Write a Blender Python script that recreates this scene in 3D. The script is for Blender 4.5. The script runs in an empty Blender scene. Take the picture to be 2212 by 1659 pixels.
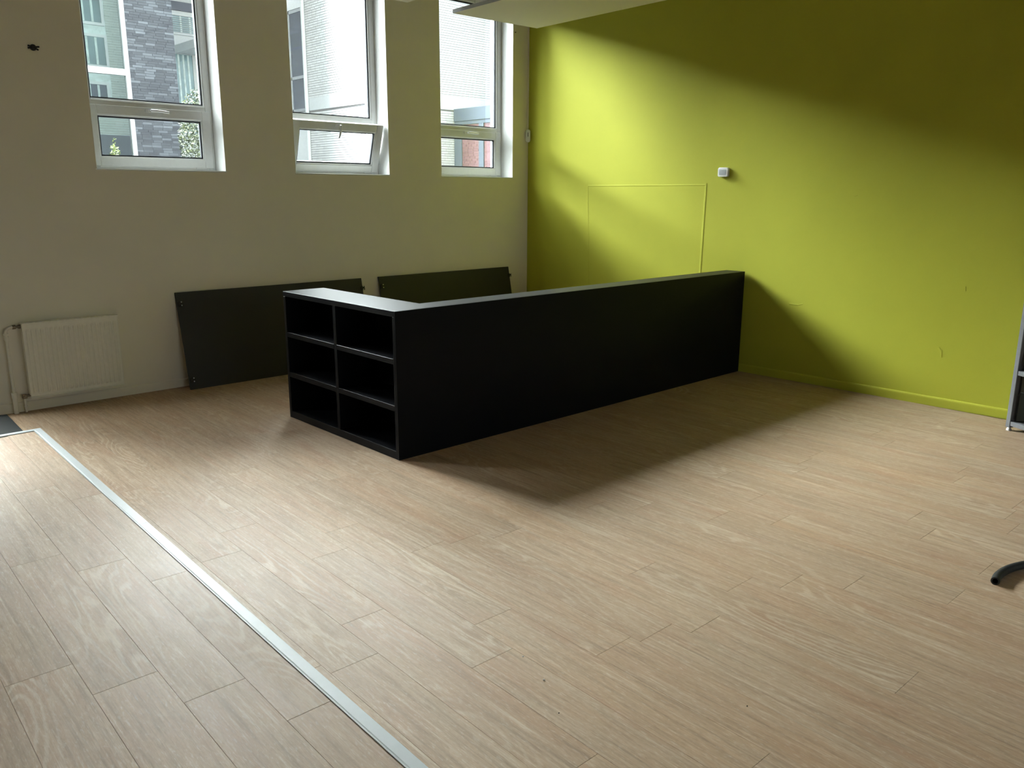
import bpy, math, random
from mathutils import Vector, Matrix
random.seed(7)
S = bpy.context.scene
COL = S.collection

# ------------------------------------------------------------------ camera, light, exposure
def make_camera():
    f_px, yaw, pitch, roll = 1750.87, 0.8152, -0.2313, 0.0043
    loc = Vector((-7.8784, -8.0710, 1.9134))
    fw = Vector((math.cos(pitch)*math.cos(yaw), math.cos(pitch)*math.sin(yaw), math.sin(pitch)))
    r = fw.cross(Vector((0, 0, 1))).normalized()
    u = r.cross(fw)
    c, s = math.cos(roll), math.sin(roll)
    r2 = r*c + u*s
    u2 = u*c - r*s
    cam = bpy.data.cameras.new('camera')
    cam.sensor_fit = 'HORIZONTAL'
    cam.sensor_width = 36.0
    cam.lens = f_px*36.0/2212.0
    cam.clip_start = 0.05
    o = bpy.data.objects.new('camera', cam)
    COL.objects.link(o)
    m = Matrix((r2, u2, -fw)).transposed().to_4x4()
    m.translation = loc
    o.matrix_world = m
    S.camera = o
make_camera()

SKY = 3.4
SUN = 232.0
w = bpy.data.worlds.new('overcast_sky')
S.world = w
w.use_nodes = True
bg = w.node_tree.nodes['Background']
bg.inputs[0].default_value = (0.84, 0.93, 1.0, 1)
bg.inputs[1].default_value = SKY

sun = bpy.data.lights.new('hazy_sun', 'SUN')
sun.energy = SUN
sun.angle = math.radians(90)
sun.color = (0.965, 0.985, 1.0)
so = bpy.data.objects.new('hazy_sun', sun)
COL.objects.link(so)
sd = Vector((0.34, -1.0, -1.0)).normalized()
so.rotation_euler = sd.to_track_quat('-Z', 'Y').to_euler()
so.location = (-6, 14, 12)

S.view_settings.view_transform = 'Standard'
S.view_settings.look = 'None'
S.view_settings.exposure = 0.0
S.view_settings.gamma = 1.0
S.view_settings.use_curve_mapping = False
S.cycles.max_bounces = 12
S.cycles.diffuse_bounces = 8
S.cycles.transparent_max_bounces = 16
S.cycles.caustics_reflective = False
S.cycles.caustics_refractive = False
S.cycles.sample_clamp_indirect = 6.0

# window openings in the left wall (x0, x1)
WIN = [(-5.43, -4.22), (-3.45, -2.245), (-1.478, -0.28)]
SILL, HEAD, CEIL, WT = 2.105, 4.30, 4.75, 0.35

def portal(x0, x1, z0, z1, y=None, rx=-90):
    l = bpy.data.lights.new('window_portal', 'AREA')
    l.shape = 'RECTANGLE'
    l.size, l.size_y = x1-x0, z1-z0
    l.cycles.is_portal = True
    o = bpy.data.objects.new('window_portal', l)
    COL.objects.link(o)
    o.location = ((x0+x1)/2, WT+0.10 if y is None else y, (z0+z1)/2)
    o.rotation_euler = (math.radians(rx), 0, 0)
for a_, b_ in WIN:
    portal(a_, b_, SILL, HEAD)
DOOR = (-7.80, -6.56, 2.60)      # glazed door behind the mat, just left of the picture (x0, x1, head)
portal(DOOR[0], DOOR[1], 0.02, DOOR[2])
portal(-7.0, -2.4, 0.9, 2.5, -10.8-0.25, 90)

# ------------------------------------------------------------------ materials
def srgb(r, g, b):
    f = lambda c: (c/255/12.92) if c/255 <= 0.04045 else ((c/255+0.055)/1.055)**2.4
    return (f(r), f(g), f(b), 1)

class NT:
    def __init__(s, name):
        s.m = bpy.data.materials.new(name)
        s.m.use_nodes = True
        s.t = s.m.node_tree
        s.b = s.t.nodes['Principled BSDF']
    def n(s, typ, **kw):
        x = s.t.nodes.new(typ)
        for k, v in kw.items():
            setattr(x, k, v)
        return x
    def l(s, a, b):
        s.t.links.new(a, b)
    def ramp(s, fac, stops):
        r = s.n('ShaderNodeValToRGB')
        e = r.color_ramp.elements
        e[0].position, e[0].color = stops[0]
        e[1].position, e[1].color = stops[-1]
        for p, c in stops[1:-1]:
            k = e.new(p); k.color = c
        s.l(fac, r.inputs[0])
        return r.outputs[0]
    def mix(s, fac, a, b, mode='MIX'):
        x = s.n('ShaderNodeMix', data_type='RGBA', blend_type=mode)
        for i, v in ((0, fac), (6, a), (7, b)):
            if hasattr(v, 'links'):
                s.l(v, x.inputs[i])
            else:
                x.inputs[i].default_value = v
        return x.outputs[2]
    def coord(s, scale=(1, 1, 1), which='Object'):
        tc = s.n('ShaderNodeTexCoord')
        mp = s.n('ShaderNodeMapping')
        mp.inputs['Scale'].default_value = scale
        s.l(tc.outputs[which], mp.inputs[0])
        return mp.outputs[0]
    def noise(s, vec, scale, detail=3, rough=0.55, dist=0):
        x = s.n('ShaderNodeTexNoise')
        x.inputs['Scale'].default_value = scale
        x.inputs['Detail'].default_value = detail
        x.inputs['Roughness'].default_value = rough
        x.inputs['Distortion'].default_value = dist
        if vec is not None:
            s.l(vec, x.inputs['Vector'])
        return x.outputs[0]
    def bump(s, h, strength, dist=0.001):
        x = s.n('ShaderNodeBump')
        x.inputs['Strength'].default_value = strength
        x.inputs['Distance'].default_value = dist
        s.l(h, x.inputs['Height'])
        s.l(x.outputs[0], s.b.inputs['Normal'])

def plain(name, col, rough=0.5, metal=0.0, var=0.06, nscale=30, bump=0.0, spec=None):
    t = NT(name)
    if len(col) == 3:
        col = (*col, 1)
    v = t.coord()
    n = t.noise(v, nscale, 4)
    lo = tuple(c*(1-var) for c in col[:3])+(1,)
    hi = tuple(min(1, c*(1+var)) for c in col[:3])+(1,)
    t.l(t.ramp(n, [(0.3, lo), (0.7, hi)]), t.b.inputs['Base Color'])
    t.b.inputs['Roughness'].default_value = rough
    t.b.inputs['Metallic'].default_value = metal
    if spec is not None:
        t.b.inputs['Specular IOR Level'].default_value = spec
    if bump:
        t.bump(n, bump, 0.002)
    return t.m

def wood_floor():
    t = NT('oak_vinyl')
    tc = t.n('ShaderNodeTexCoord')
    oi = t.n('ShaderNodeObjectInfo')
    mu = t.n('ShaderNodeVectorMath', operation='MULTIPLY')
    cb = t.n('ShaderNodeCombineXYZ')
    for i in range(3):
        t.l(oi.outputs['Random'], cb.inputs[i])
    t.l(cb.outputs[0], mu.inputs[0])
    mu.inputs[1].default_value = (23.0, 61.0, 17.0)
    ad = t.n('ShaderNodeVectorMath', operation='ADD')
    t.l(tc.outputs['Object'], ad.inputs[0]); t.l(mu.outputs[0], ad.inputs[1])
    def mp(sc):
        m = t.n('ShaderNodeMapping')
        m.inputs['Scale'].default_value = sc
        t.l(ad.outputs[0], m.inputs[0])
        return m.outputs[0]
    broad = t.noise(mp((9, 0.9, 1)), 1.0, 3, 0.5, 0.4)
    streak = t.noise(mp((70, 2.6, 1)), 1.0, 4, 0.6, 0.2)
    fine = t.noise(mp((260, 9, 1)), 1.0, 2, 0.6)
    # cathedral figure: contour lines of a long, slow noise
    fig = t.noise(mp((3.2, 0.55, 1)), 1.0, 2, 0.45, 0.35)
    k1 = t.n('ShaderNodeMath', operation='MULTIPLY'); k1.inputs[1].default_value = 150.0
    t.l(fig, k1.inputs[0])
    jit = t.n('ShaderNodeMath', operation='MULTIPLY_ADD'); jit.inputs[1].default_value = 5.0
    t.l(t.noise(mp((30, 5, 1)), 1.0, 2), jit.inputs[0]); t.l(k1.outputs[0], jit.inputs[2])
    k2 = t.n('ShaderNodeMath', operation='SINE'); t.l(jit.outputs[0], k2.inputs[0])
    k3 = t.n('ShaderNodeMath', operation='MULTIPLY_ADD'); k3.inputs[1].default_value = 0.5; k3.inputs[2].default_value = 0.5
    t.l(k2.outputs[0], k3.inputs[0])
    flk = t.noise(mp((150, 30, 1)), 1.0, 3, 0.65, 0.6)
    base = t.ramp(oi.outputs['Random'], [(0.0, (0.395, 0.252, 0.154, 1)), (0.35, (0.352, 0.238, 0.154, 1)),
                                        (0.7, (0.435, 0.287, 0.178, 1)), (1.0, (0.375, 0.234, 0.142, 1))])
    c = t.mix(t.ramp(broad, [(0.30, (0, 0, 0, 1)), (0.72, (1, 1, 1, 1))]), base, (0.430, 0.315, 0.216, 1))
    warm = t.noise(mp((5, 1.3, 1)), 1.3, 2)
    c = t.mix(t.ramp(warm, [(0.52, (0, 0, 0, 1)), (0.74, (0.60, 0.60, 0.60, 1))]), c, (0.36, 0.205, 0.125, 1))
    c = t.mix(t.ramp(streak, [(0.32, (0.50, 0.50, 0.50, 1)), (0.50, (0, 0, 0, 1))]), c, (0.20, 0.145, 0.10, 1))
    c = t.mix(t.ramp(streak, [(0.57, (0, 0, 0, 1)), (0.74, (0.55, 0.55, 0.55, 1))]), c, (0.60, 0.49, 0.37, 1))
    gate = t.noise(mp((3, 0.5, 1)), 1.0, 1)
    wvc = t.ramp(k3.outputs[0], [(0.55, (0, 0, 0, 1)), (0.95, (0.40, 0.40, 0.40, 1))])
    wg = t.mix(1.0, wvc, t.ramp(gate, [(0.50, (0.12, 0.12, 0.12, 1)), (0.64, (1, 1, 1, 1))]), 'MULTIPLY')
    c = t.mix(wg, c, (0.60, 0.49, 0.37, 1))
    c = t.mix(t.ramp(flk, [(0.55, (0, 0, 0, 1)), (0.72, (0.38, 0.38, 0.38, 1))]), c, (0.62, 0.53, 0.43, 1))
    c = t.mix(t.ramp(flk, [(0.30, (0.30, 0.30, 0.30, 1)), (0.46, (0, 0, 0, 1))]), c, (0.20, 0.13, 0.085, 1))
    c = t.mix(t.ramp(fine, [(0.35, (0.20, 0.20, 0.20, 1)), (0.6, (0, 0, 0, 1))]), c, (0.20, 0.14, 0.095, 1))
    t.l(c, t.b.inputs['Base Color'])
    t.b.inputs['Roughness'].default_value = 0.44
    rr = t.ramp(broad, [(0.2, (0.52, 0.52, 0.52, 1)), (0.8, (0.62, 0.62, 0.62, 1))])
    t.l(rr, t.b.inputs['Roughness'])
    t.b.inputs['Specular IOR Level'].default_value = 0.32
    t.bump(streak, 0.12, 0.001)
    return t.m

def wall_paint(name, col, bump=0.25, rough=0.8, scale=220, var=0.03):
    t = NT(name)
    v = t.coord()
    big = t.noise(v, 1.3, 4)
    sm = t.noise(v, scale, 3, 0.6)
    lo = tuple(c*(1-var) for c in col)+(1,)
    hi = tuple(min(1, c*(1+var)) for c in col)+(1,)
    t.l(t.ramp(big, [(0.3, lo), (0.7, hi)]), t.b.inputs['Base Color'])
    t.b.inputs['Roughness'].default_value = rough
    t.b.inputs['Specular IOR Level'].default_value = 0.3
    t.bump(sm, bump, 0.002)
    return t.m

def glass_mat(name='window_glass', tint=(0.93, 0.97, 0.96, 1), refl=0.9):
    m = bpy.data.materials.new(name)
    m.use_nodes = True
    t = m.node_tree
    t.nodes.remove(t.nodes['Principled BSDF'])
    out = t.nodes['Material Output']
    tr = t.nodes.new('ShaderNodeBsdfTransparent'); tr.inputs[0].default_value = tint
    gl = t.nodes.new('ShaderNodeBsdfGlossy'); gl.inputs['Roughness'].default_value = 0.0
    fr = t.nodes.new('ShaderNodeFresnel'); fr.inputs[0].default_value = 1.45
    mu = t.nodes.new('ShaderNodeMath'); mu.operation = 'MULTIPLY'; mu.inputs[1].default_value = refl
    mx = t.nodes.new('ShaderNodeMixShader')
    t.links.new(fr.outputs[0], mu.inputs[0]); t.links.new(mu.outputs[0], mx.inputs[0])
    t.links.new(tr.outputs[0], mx.inputs[1]); t.links.new(gl.outputs[0], mx.inputs[2])
    t.links.new(mx.outputs[0], out.inputs[0])
    return m

def brick_mat(name, stops, rough=0.85):
    t = NT(name)
    g = t.n('ShaderNodeNewGeometry')
    c = t.ramp(g.outputs['Random Per Island'], stops)
    n = t.noise(t.coord(), 25, 3)
    c2 = t.mix(t.ramp(n, [(0.3, (0, 0, 0, 1)), (0.8, (0.25, 0.25, 0.25, 1))]), c, stops[0][1])
    t.l(c2, t.b.inputs['Base Color'])
    t.b.inputs['Roughness'].default_value = rough
    return t.m

M = {}
M['floor'] = wood_floor()
M['wall_l'] = wall_paint('off_white_wall_paint', (0.90, 0.845, 0.73), 0.12)
M['wall_g'] = wall_paint('lime_green_wall_paint', (0.445, 0.456, 0.041), 0.35, 0.75, 160, 0.035)
M['wall_o'] = wall_paint('room_wall_paint', (0.84, 0.82, 0.78), 0.1)
M['ceil'] = wall_paint('ceiling_paint', (0.80, 0.79, 0.75), 0.1)
M['reveal'] = plain('reveal_white_paint', (0.86, 0.87, 0.86), 0.5, var=0.02)
M['pvc'] = plain('white_window_frame', (0.80, 0.81, 0.80), 0.35, var=0.02)
M['gasket'] = plain('dark_rubber_gasket', (0.03, 0.033, 0.04), 0.6)
M['steel'] = plain('satin_handle_metal', (0.82, 0.82, 0.82), 0.32, 0.55, 0.03)
M['glass'] = glass_mat()
M['black'] = plain('black_laminate', (0.0065, 0.0068, 0.0085), 0.40, var=0.12, nscale=300, bump=0.02, spec=0.10)
M['panel'] = plain('anthracite_panel', (0.022, 0.021, 0.021), 0.55, var=0.08, nscale=200)
M['rad'] = plain('radiator_enamel', (0.90, 0.87, 0.77), 0.4, var=0.02)
M['pipe'] = plain('painted_pipe', (0.86, 0.82, 0.72), 0.45, var=0.03)
M['brass'] = plain('dull_valve_metal', (0.20, 0.16, 0.11), 0.4, 0.8, 0.1)
M['nosing'] = plain('white_nosing', (0.43, 0.455, 0.465), 0.5, var=0.02)
M['slab'] = plain('dark_screed', (0.09, 0.075, 0.06), 0.9)
M['mat'] = plain('charcoal_carpet', (0.012, 0.014, 0.0135), 0.95, var=0.45, nscale=260, bump=0.6)
M['white_plastic'] = plain('white_plastic', (0.90, 0.90, 0.88), 0.4, var=0.02)
M['lens'] = plain('grey_sensor_lens', (0.50, 0.54, 0.55), 0.3, var=0.05)
M['dark'] = plain('dark_metal', (0.02, 0.018, 0.015), 0.5, 0.3)
M['grey_metal'] = plain('grey_powder_coat', (0.16, 0.165, 0.175), 0.5, var=0.06)
M['dark_metal2'] = plain('rack_dark_sheet', (0.03, 0.032, 0.03), 0.5)
M['rack_inner'] = plain('rack_inner_sheet', (0.15, 0.16, 0.13), 0.45)
M['rubber'] = plain('black_rubber', (0.016, 0.017, 0.018), 0.65, var=0.3, nscale=120, bump=0.4)
M['acoustic'] = plain('acoustic_board', (0.88, 0.85, 0.76), 0.9, var=0.02, nscale=200, bump=0.1)
M['acoustic_edge'] = plain('acoustic_board_edge', (0.42, 0.43, 0.43), 0.8)
M['crumb'] = plain('plaster_crumb', (0.70, 0.68, 0.64), 0.9)
M['crumb_d'] = plain('dark_grit', (0.04, 0.035, 0.03), 0.9)
M['wire'] = plain('hanger_wire', (0.4, 0.4, 0.4), 0.35, 0.9)
M['ink'] = plain('printed_grey', (0.10, 0.11, 0.10), 0.6)
# outdoors
M['brick_grey'] = brick_mat('grey_brick', [(0, (0.024, 0.028, 0.038, 1)), (0.6, (0.036, 0.042, 0.054, 1)), (1, (0.078, 0.090, 0.110, 1))])
M['mortar_grey'] = plain('grey_mortar', (0.028, 0.031, 0.043), 0.95)
M['brick_white'] = brick_mat('white_painted_brick', [(0, (0.60, 0.60, 0.61, 1)), (1, (0.72, 0.72, 0.73, 1))])
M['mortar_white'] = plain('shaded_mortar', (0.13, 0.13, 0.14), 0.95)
M['brick_red'] = brick_mat('red_brick', [(0, (0.115, 0.058, 0.068, 1)), (1, (0.155, 0.085, 0.096, 1))])
M['mortar_red'] = plain('pink_mortar', (0.16, 0.12, 0.125), 0.95)
M['ext_white'] = plain('white_render', (0.62, 0.64, 0.66), 0.7)
M['ext_frame'] = plain('pale_grey_frame', (0.22, 0.235, 0.26), 0.5)
M['zinc'] = plain('blue_grey_zinc', (0.075, 0.095, 0.125), 0.5)
M['ext_dark'] = plain('dark_spandrel', (0.030, 0.036, 0.055), 0.5)
M['ext_glass'] = plain('far_window_pane', (0.13, 0.19, 0.21), 0.08, spec=0.6, var=0.2, nscale=3)
M['ext_glass_b'] = plain('far_window_pane_slate', (0.045, 0.055, 0.080), 0.10, spec=0.5, var=0.15, nscale=3)
M['curtain'] = plain('pale_curtain', (0.56, 0.64, 0.64), 0.9, var=0.25, nscale=9)
M['ext_pale'] = brick_mat('pale_brick', [(0, (0.30, 0.34, 0.31, 1)), (1, (0.40, 0.43, 0.40, 1))])
M['ground'] = plain('courtyard_paving', (0.030, 0.030, 0.030), 0.9)
M['leaf'] = brick_mat('leaf_green', [(0, (0.010, 0.016, 0.010, 1)), (0.6, (0.030, 0.042, 0.024, 1)), (1, (0.10, 0.12, 0.06, 1))], 0.6)
M['leaf_y'] = brick_mat('leaf_yellow_green', [(0, (0.035, 0.055, 0.014, 1)), (1, (0.11, 0.14, 0.045, 1))], 0.6)
M['bark'] = plain('bark', (0.05, 0.04, 0.03), 0.9)

# ------------------------------------------------------------------ mesh helpers
class MB:
    def __init__(s):
        s.v, s.f, s.mi, s.sm = [], [], [], []
    def add(s, vs, fs, mi=0, smooth=False):
        k = len(s.v)
        s.v += [tuple(p) for p in vs]
        for f in fs:
            s.f.append(tuple(i+k for i in f)); s.mi.append(mi); s.sm.append(smooth)
        return s
    def box(s, a, b, mi=0, skip=()):
        x0, x1 = sorted((a[0], b[0])); y0, y1 = sorted((a[1], b[1])); z0, z1 = sorted((a[2], b[2]))
        vs = [(x0,y0,z0),(x1,y0,z0),(x1,y1,z0),(x0,y1,z0),(x0,y0,z1),(x1,y0,z1),(x1,y1,z1),(x0,y1,z1)]
        fs = {'-z':(0,3,2,1),'+z':(4,5,6,7),'-y':(0,1,5,4),'+x':(1,2,6,5),'+y':(2,3,7,6),'-x':(3,0,4,7)}
        return s.add(vs, [f for k, f in fs.items() if k not in skip], mi)
    def cbox(s, a, b, c=0.002, mi=0):
        """box with chamfered edges"""
        x0, x1 = sorted((a[0], b[0])); y0, y1 = sorted((a[1], b[1])); z0, z1 = sorted((a[2], b[2]))
        c = min(c, (x1-x0)*.45, (y1-y0)*.45, (z1-z0)*.45)
        vs = []; idx = {}
        for ix, (x, sx) in enumerate(((x0, 1), (x1, -1))):
            for iy, (y, sy) in enumerate(((y0, 1), (y1, -1))):
                for iz, (z, sz) in enumerate(((z0, 1), (z1, -1))):
                    idx[ix,iy,iz,'x'] = len(vs); vs.append((x, y+sy*c, z+sz*c))
                    idx[ix,iy,iz,'y'] = len(vs); vs.append((x+sx*c, y, z+sz*c))
                    idx[ix,iy,iz,'z'] = len(vs); vs.append((x+sx*c, y+sy*c, z))
        fs = []
        g = lambda *k: idx[k]
        for i in (0, 1):
            q = [g(i,0,0,'x'), g(i,1,0,'x'), g(i,1,1,'x'), g(i,0,1,'x')]; fs.append(q if i else q[::-1])
            q = [g(0,i,0,'y'), g(0,i,1,'y'), g(1,i,1,'y'), g(1,i,0,'y')]; fs.append(q if i else q[::-1])
            q = [g(0,0,i,'z'), g(1,0,i,'z'), g(1,1,i,'z'), g(0,1,i,'z')]; fs.append(q if i else q[::-1])
        for i in (0, 1):
            for j in (0, 1):
                q = [g(i,j,0,'x'), g(i,j,1,'x'), g(i,j,1,'y'), g(i,j,0,'y')]; fs.append(q if i == j else q[::-1])
                q = [g(i,0,j,'x'), g(i,0,j,'z'), g(i,1,j,'z'), g(i,1,j,'x')]; fs.append(q if i == j else q[::-1])
                q = [g(0,i,j,'y'), g(1,i,j,'y'), g(1,i,j,'z'), g(0,i,j,'z')]; fs.append(q if i != j else q[::-1])
        for i in (0, 1):
            for j in (0, 1):
                for k in (0, 1):
                    q = [g(i,j,k,'x'), g(i,j,k,'y'), g(i,j,k,'z')]
                    fs.append(q if (i+j+k) % 2 else q[::-1])
        return s.add(vs, fs, mi)
    def prism(s, poly, axis, a, b, mi=0):
        """extrude a 2D polygon; axis x: (y,z), y: (x,z), z: (x,y)"""
        def P(p, h):
            return {'x': (h, p[0], p[1]), 'y': (p[0], h, p[1]), 'z': (p[0], p[1], h)}[axis]
        n = len(poly)
        vs = [P(p, a) for p in poly]+[P(p, b) for p in poly]
        fs = [tuple(range(n))[::-1], tuple(range(n, 2*n))]
        fs += [(i, (i+1) % n, n+(i+1) % n, n+i) for i in range(n)]
        return s.add(vs, fs, mi)
    def tube(s, pts, r, n=12, mi=0, cap=True, radii=None):
        pts = [Vector(p) for p in pts]
        rings = []
        up = Vector((0, 0, 1))
        t0 = (pts[1]-pts[0]).normalized()
        nn = up.cross(t0)
        if nn.length < 1e-3:
            nn = Vector((1, 0, 0)).cross(t0)
        nn.normalize()
        k = len(s.v); vs = []
        for i, p in enumerate(pts):
            if i == 0: t = pts[1]-pts[0]
            elif i == len(pts)-1: t = pts[-1]-pts[-2]
            else: t = (pts[i+1]-p).normalized()+(p-pts[i-1]).normalized()
            t.normalize()
            nn = (nn-t*nn.dot(t)).normalized()
            bb = t.cross(nn)
            rr = radii[i] if radii else r
            for j in range(n):
                a = 2*math.pi*j/n
                vs.append(p+nn*(rr*math.cos(a))+bb*(rr*math.sin(a)))
        fs = []
        for i in range(len(pts)-1):
            for j in range(n):
                fs.append((i*n+j, i*n+(j+1) % n, (i+1)*n+(j+1) % n, (i+1)*n+j))
        s.add(vs, fs, mi, True)
        if cap:
            s.add([vs[j] for j in range(n)], [tuple(range(n))[::-1]], mi)
            s.add(vs[-n:], [tuple(range(n))], mi)
        return s
    def build(s, name, mats, parent=None, loc=None, mat_inv=None):
        me = bpy.data.meshes.new(name)
        me.from_pydata(s.v, [], s.f)
        for m in (mats if isinstance(mats, (list, tuple)) else [mats]):
            me.materials.append(m)
        me.polygons.foreach_set('material_index', s.mi)
        me.polygons.foreach_set('use_smooth', s.sm)
        me.update()
        return link(name, me, parent)

def link(name, me, parent=None):
    o = bpy.data.objects.new(name, me)
    COL.objects.link(o)
    if parent is not None:
        o.parent = parent
    return o

def tag(o, label=None, cat=None, group=None, kind=None):
    if label: o['label'] = label
    if cat: o['category'] = cat
    if group: o['group'] = group
    if kind: o['kind'] = kind
    return o

def empty(name, loc, label=None, cat=None, group=None, kind=None, rz=0.0):
    o = bpy.data.objects.new(name, None)
    o.empty_display_size = 0.1
    COL.objects.link(o)
    o.location = loc
    o.rotation_euler = (0, 0, rz)
    return tag(o, label, cat, group, kind)

def arc(c, r, a0, a1, n, plane='xz'):
    out = []
    for i in range(n+1):
        a = math.radians(a0+(a1-a0)*i/n)
        out.append((c[0]+r*math.cos(a), c[1]+r*math.sin(a)))
    return out

def rrect(x0, y0, x1, y1, r, n=5):
    return (arc((x1-r, y1-r), r, 0, 90, n)+arc((x0+r, y1-r), r, 90, 180, n) +
            arc((x0+r, y0+r), r, 180, 270, n)+arc((x1-r, y0+r), r, 270, 360, n))

# ------------------------------------------------------------------ floor and platform of separate planks
ANG = 0.024
PW, PL = 0.2275, 1.36

def clip(poly, nx, ny, d):
    """keep the side nx*x+ny*y <= d"""
    out = []
    for i, p in enumerate(poly):
        q = poly[(i+1) % len(poly)]
        a, b = nx*p[0]+ny*p[1]-d, nx*q[0]+ny*q[1]-d
        if a <= 0: out.append(p)
        if (a < 0 < b) or (b < 0 < a):
            t = a/(a-b)
            out.append((p[0]+t*(q[0]-p[0]), p[1]+t*(q[1]-p[1])))
    return out

def plank_mesh(poly):
    bev, gap, th = 0.0007, 0.0003, 0.011
    n = len(poly)
    cx = sum(p[0] for p in poly)/n; cy = sum(p[1] for p in poly)/n
    def inset(d):
        out = []
        for i in range(n):
            a, b, c = Vector(poly[i-1]), Vector(poly[i]), Vector(poly[(i+1) % n])
            e1, e2 = (b-a).normalized(), (c-b).normalized()
            n1, n2 = Vector((-e1.y, e1.x)), Vector((-e2.y, e2.x))
            k = 1+n1.dot(n2)
            out.append(b+(n1+n2)*(d/max(k, 0.3)))
        return out
    o, i_ = inset(gap), inset(gap+bev)
    mb = MB()
    vs = [(p.x, p.y, -th) for p in o]+[(p.x, p.y, -bev) for p in o]+[(p.x, p.y, 0) for p in i_]
    fs = []
    for k in range(n):
        j = (k+1) % n
        fs.append((k, j, n+j, n+k)); fs.append((n+k, n+j, 2*n+j, 2*n+k))
    fs.append(tuple(range(2*n, 3*n)))
    mb.add(vs, fs)
    me = bpy.data.meshes.new('plank')
    me.from_pydata(mb.v, [], mb.f)
    me.materials.append(M['floor'])
    return me

FULL = plank_mesh([(-PW/2, -PL/2), (PW/2, -PL/2), (PW/2, PL/2), (-PW/2, PL/2)])

def lay_planks(parent, s0, ncol, known, ytop, ybot, z, clips):
    """columns of planks; s is the coordinate across the boards measured at y = 0"""
    rng = random.Random(11)
    ca, sa = math.cos(ANG), math.sin(ANG)
    ang = -math.atan(ANG)
    for k in range(ncol):
        s = s0+k*PW
        off = known.get(k, None)
        if off is None:
            off = -(rng.random()*PL)
        off = off % PL                                  # joint at y = off + i*PL
        y = off+PL*math.floor((ytop-off)/PL)+PL
        while y > ybot:
            yc = y-PL/2
            c = Vector((s+PW/2+ANG*yc, yc))
            R = Matrix.Rotation(ang, 2)
            loc = [(-PW/2, -PL/2), (PW/2, -PL/2), (PW/2, PL/2), (-PW/2, PL/2)]
            wp = [tuple(R @ Vector(p)+c) for p in loc]
            cp = wp
            for cl in clips:
                cp = clip(cp, *cl)
                if len(cp) < 3: break
            y -= PL
            if len(cp) < 3: continue
            area = abs(sum(cp[i][0]*cp[(i+1) % len(cp)][1]-cp[(i+1) % len(cp)][0]*cp[i][1] for i in range(len(cp))))/2
            if area < 0.004: continue
            if abs(area-PW*PL) < 1e-5:
                me = FULL
            else:
                Ri = R.transposed()
                pl = [tuple(Ri @ (Vector(p)-c)) for p in cp]
                q = []
                for p in pl:
                    if not q or (Vector(p)-Vector(q[-1])).length > 0.004: q.append(p)
                if (Vector(q[0])-Vector(q[-1])).length < 0.004: q.pop()
                if len(q) < 3: continue
                me = plank_mesh(q)
            o = link('plank', me, parent)
            o.location = (c.x, c.y, z)
            o.rotation_euler = (0, 0, ang)

PZ = 0.15                       # height of the low platform the picture is taken from
PX, PY = -6.42, -1.273          # its far right corner
def nose_x(y): return PX+0.0261*(y-PY)

RX0, RY0 = -11.0, -10.8         # hidden far ends of the room
fl = MB().box((RX0, RY0, -0.15), (0.0, 0.0, -0.010)).build('floor', M['slab'])
tag(fl, 'brown wood-look vinyl plank floor of the room', None, None, 'structure')
known = {0: -4.06, 1: -3.76, 2: -4.424, 3: -4.17}
base_s = -6.032-PW
n_l = 3
kn = {k+n_l: v for k, v in known.items()}
lay_planks(fl, base_s-n_l*PW, 31, kn, 0.0, -8.2, 0.0,
           [(1, 0, -0.004), (0, 1, -0.004), (-1, 0.0, 6.56)])

pf = MB().prism([(RX0, PY-0.004), (PX-0.012, PY-0.004), (nose_x(RY0)-0.012, RY0), (RX0, RY0)][::-1], 'z', -0.009, PZ-0.010).build('platform', M['slab'])
tag(pf, 'low raised platform with wood-look planks and white edge', None, None, 'structure')
pk = {7: -4.414, 6: -4.074, 5: -3.805, 4: -4.895+PL}
lay_planks(pf, -6.625-7*PW, 8, pk, PY, -8.4, PZ,
           [(1, -0.0261, PX+0.0261*(-PY)-0.058), (0, 1, PY-0.066)])

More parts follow.
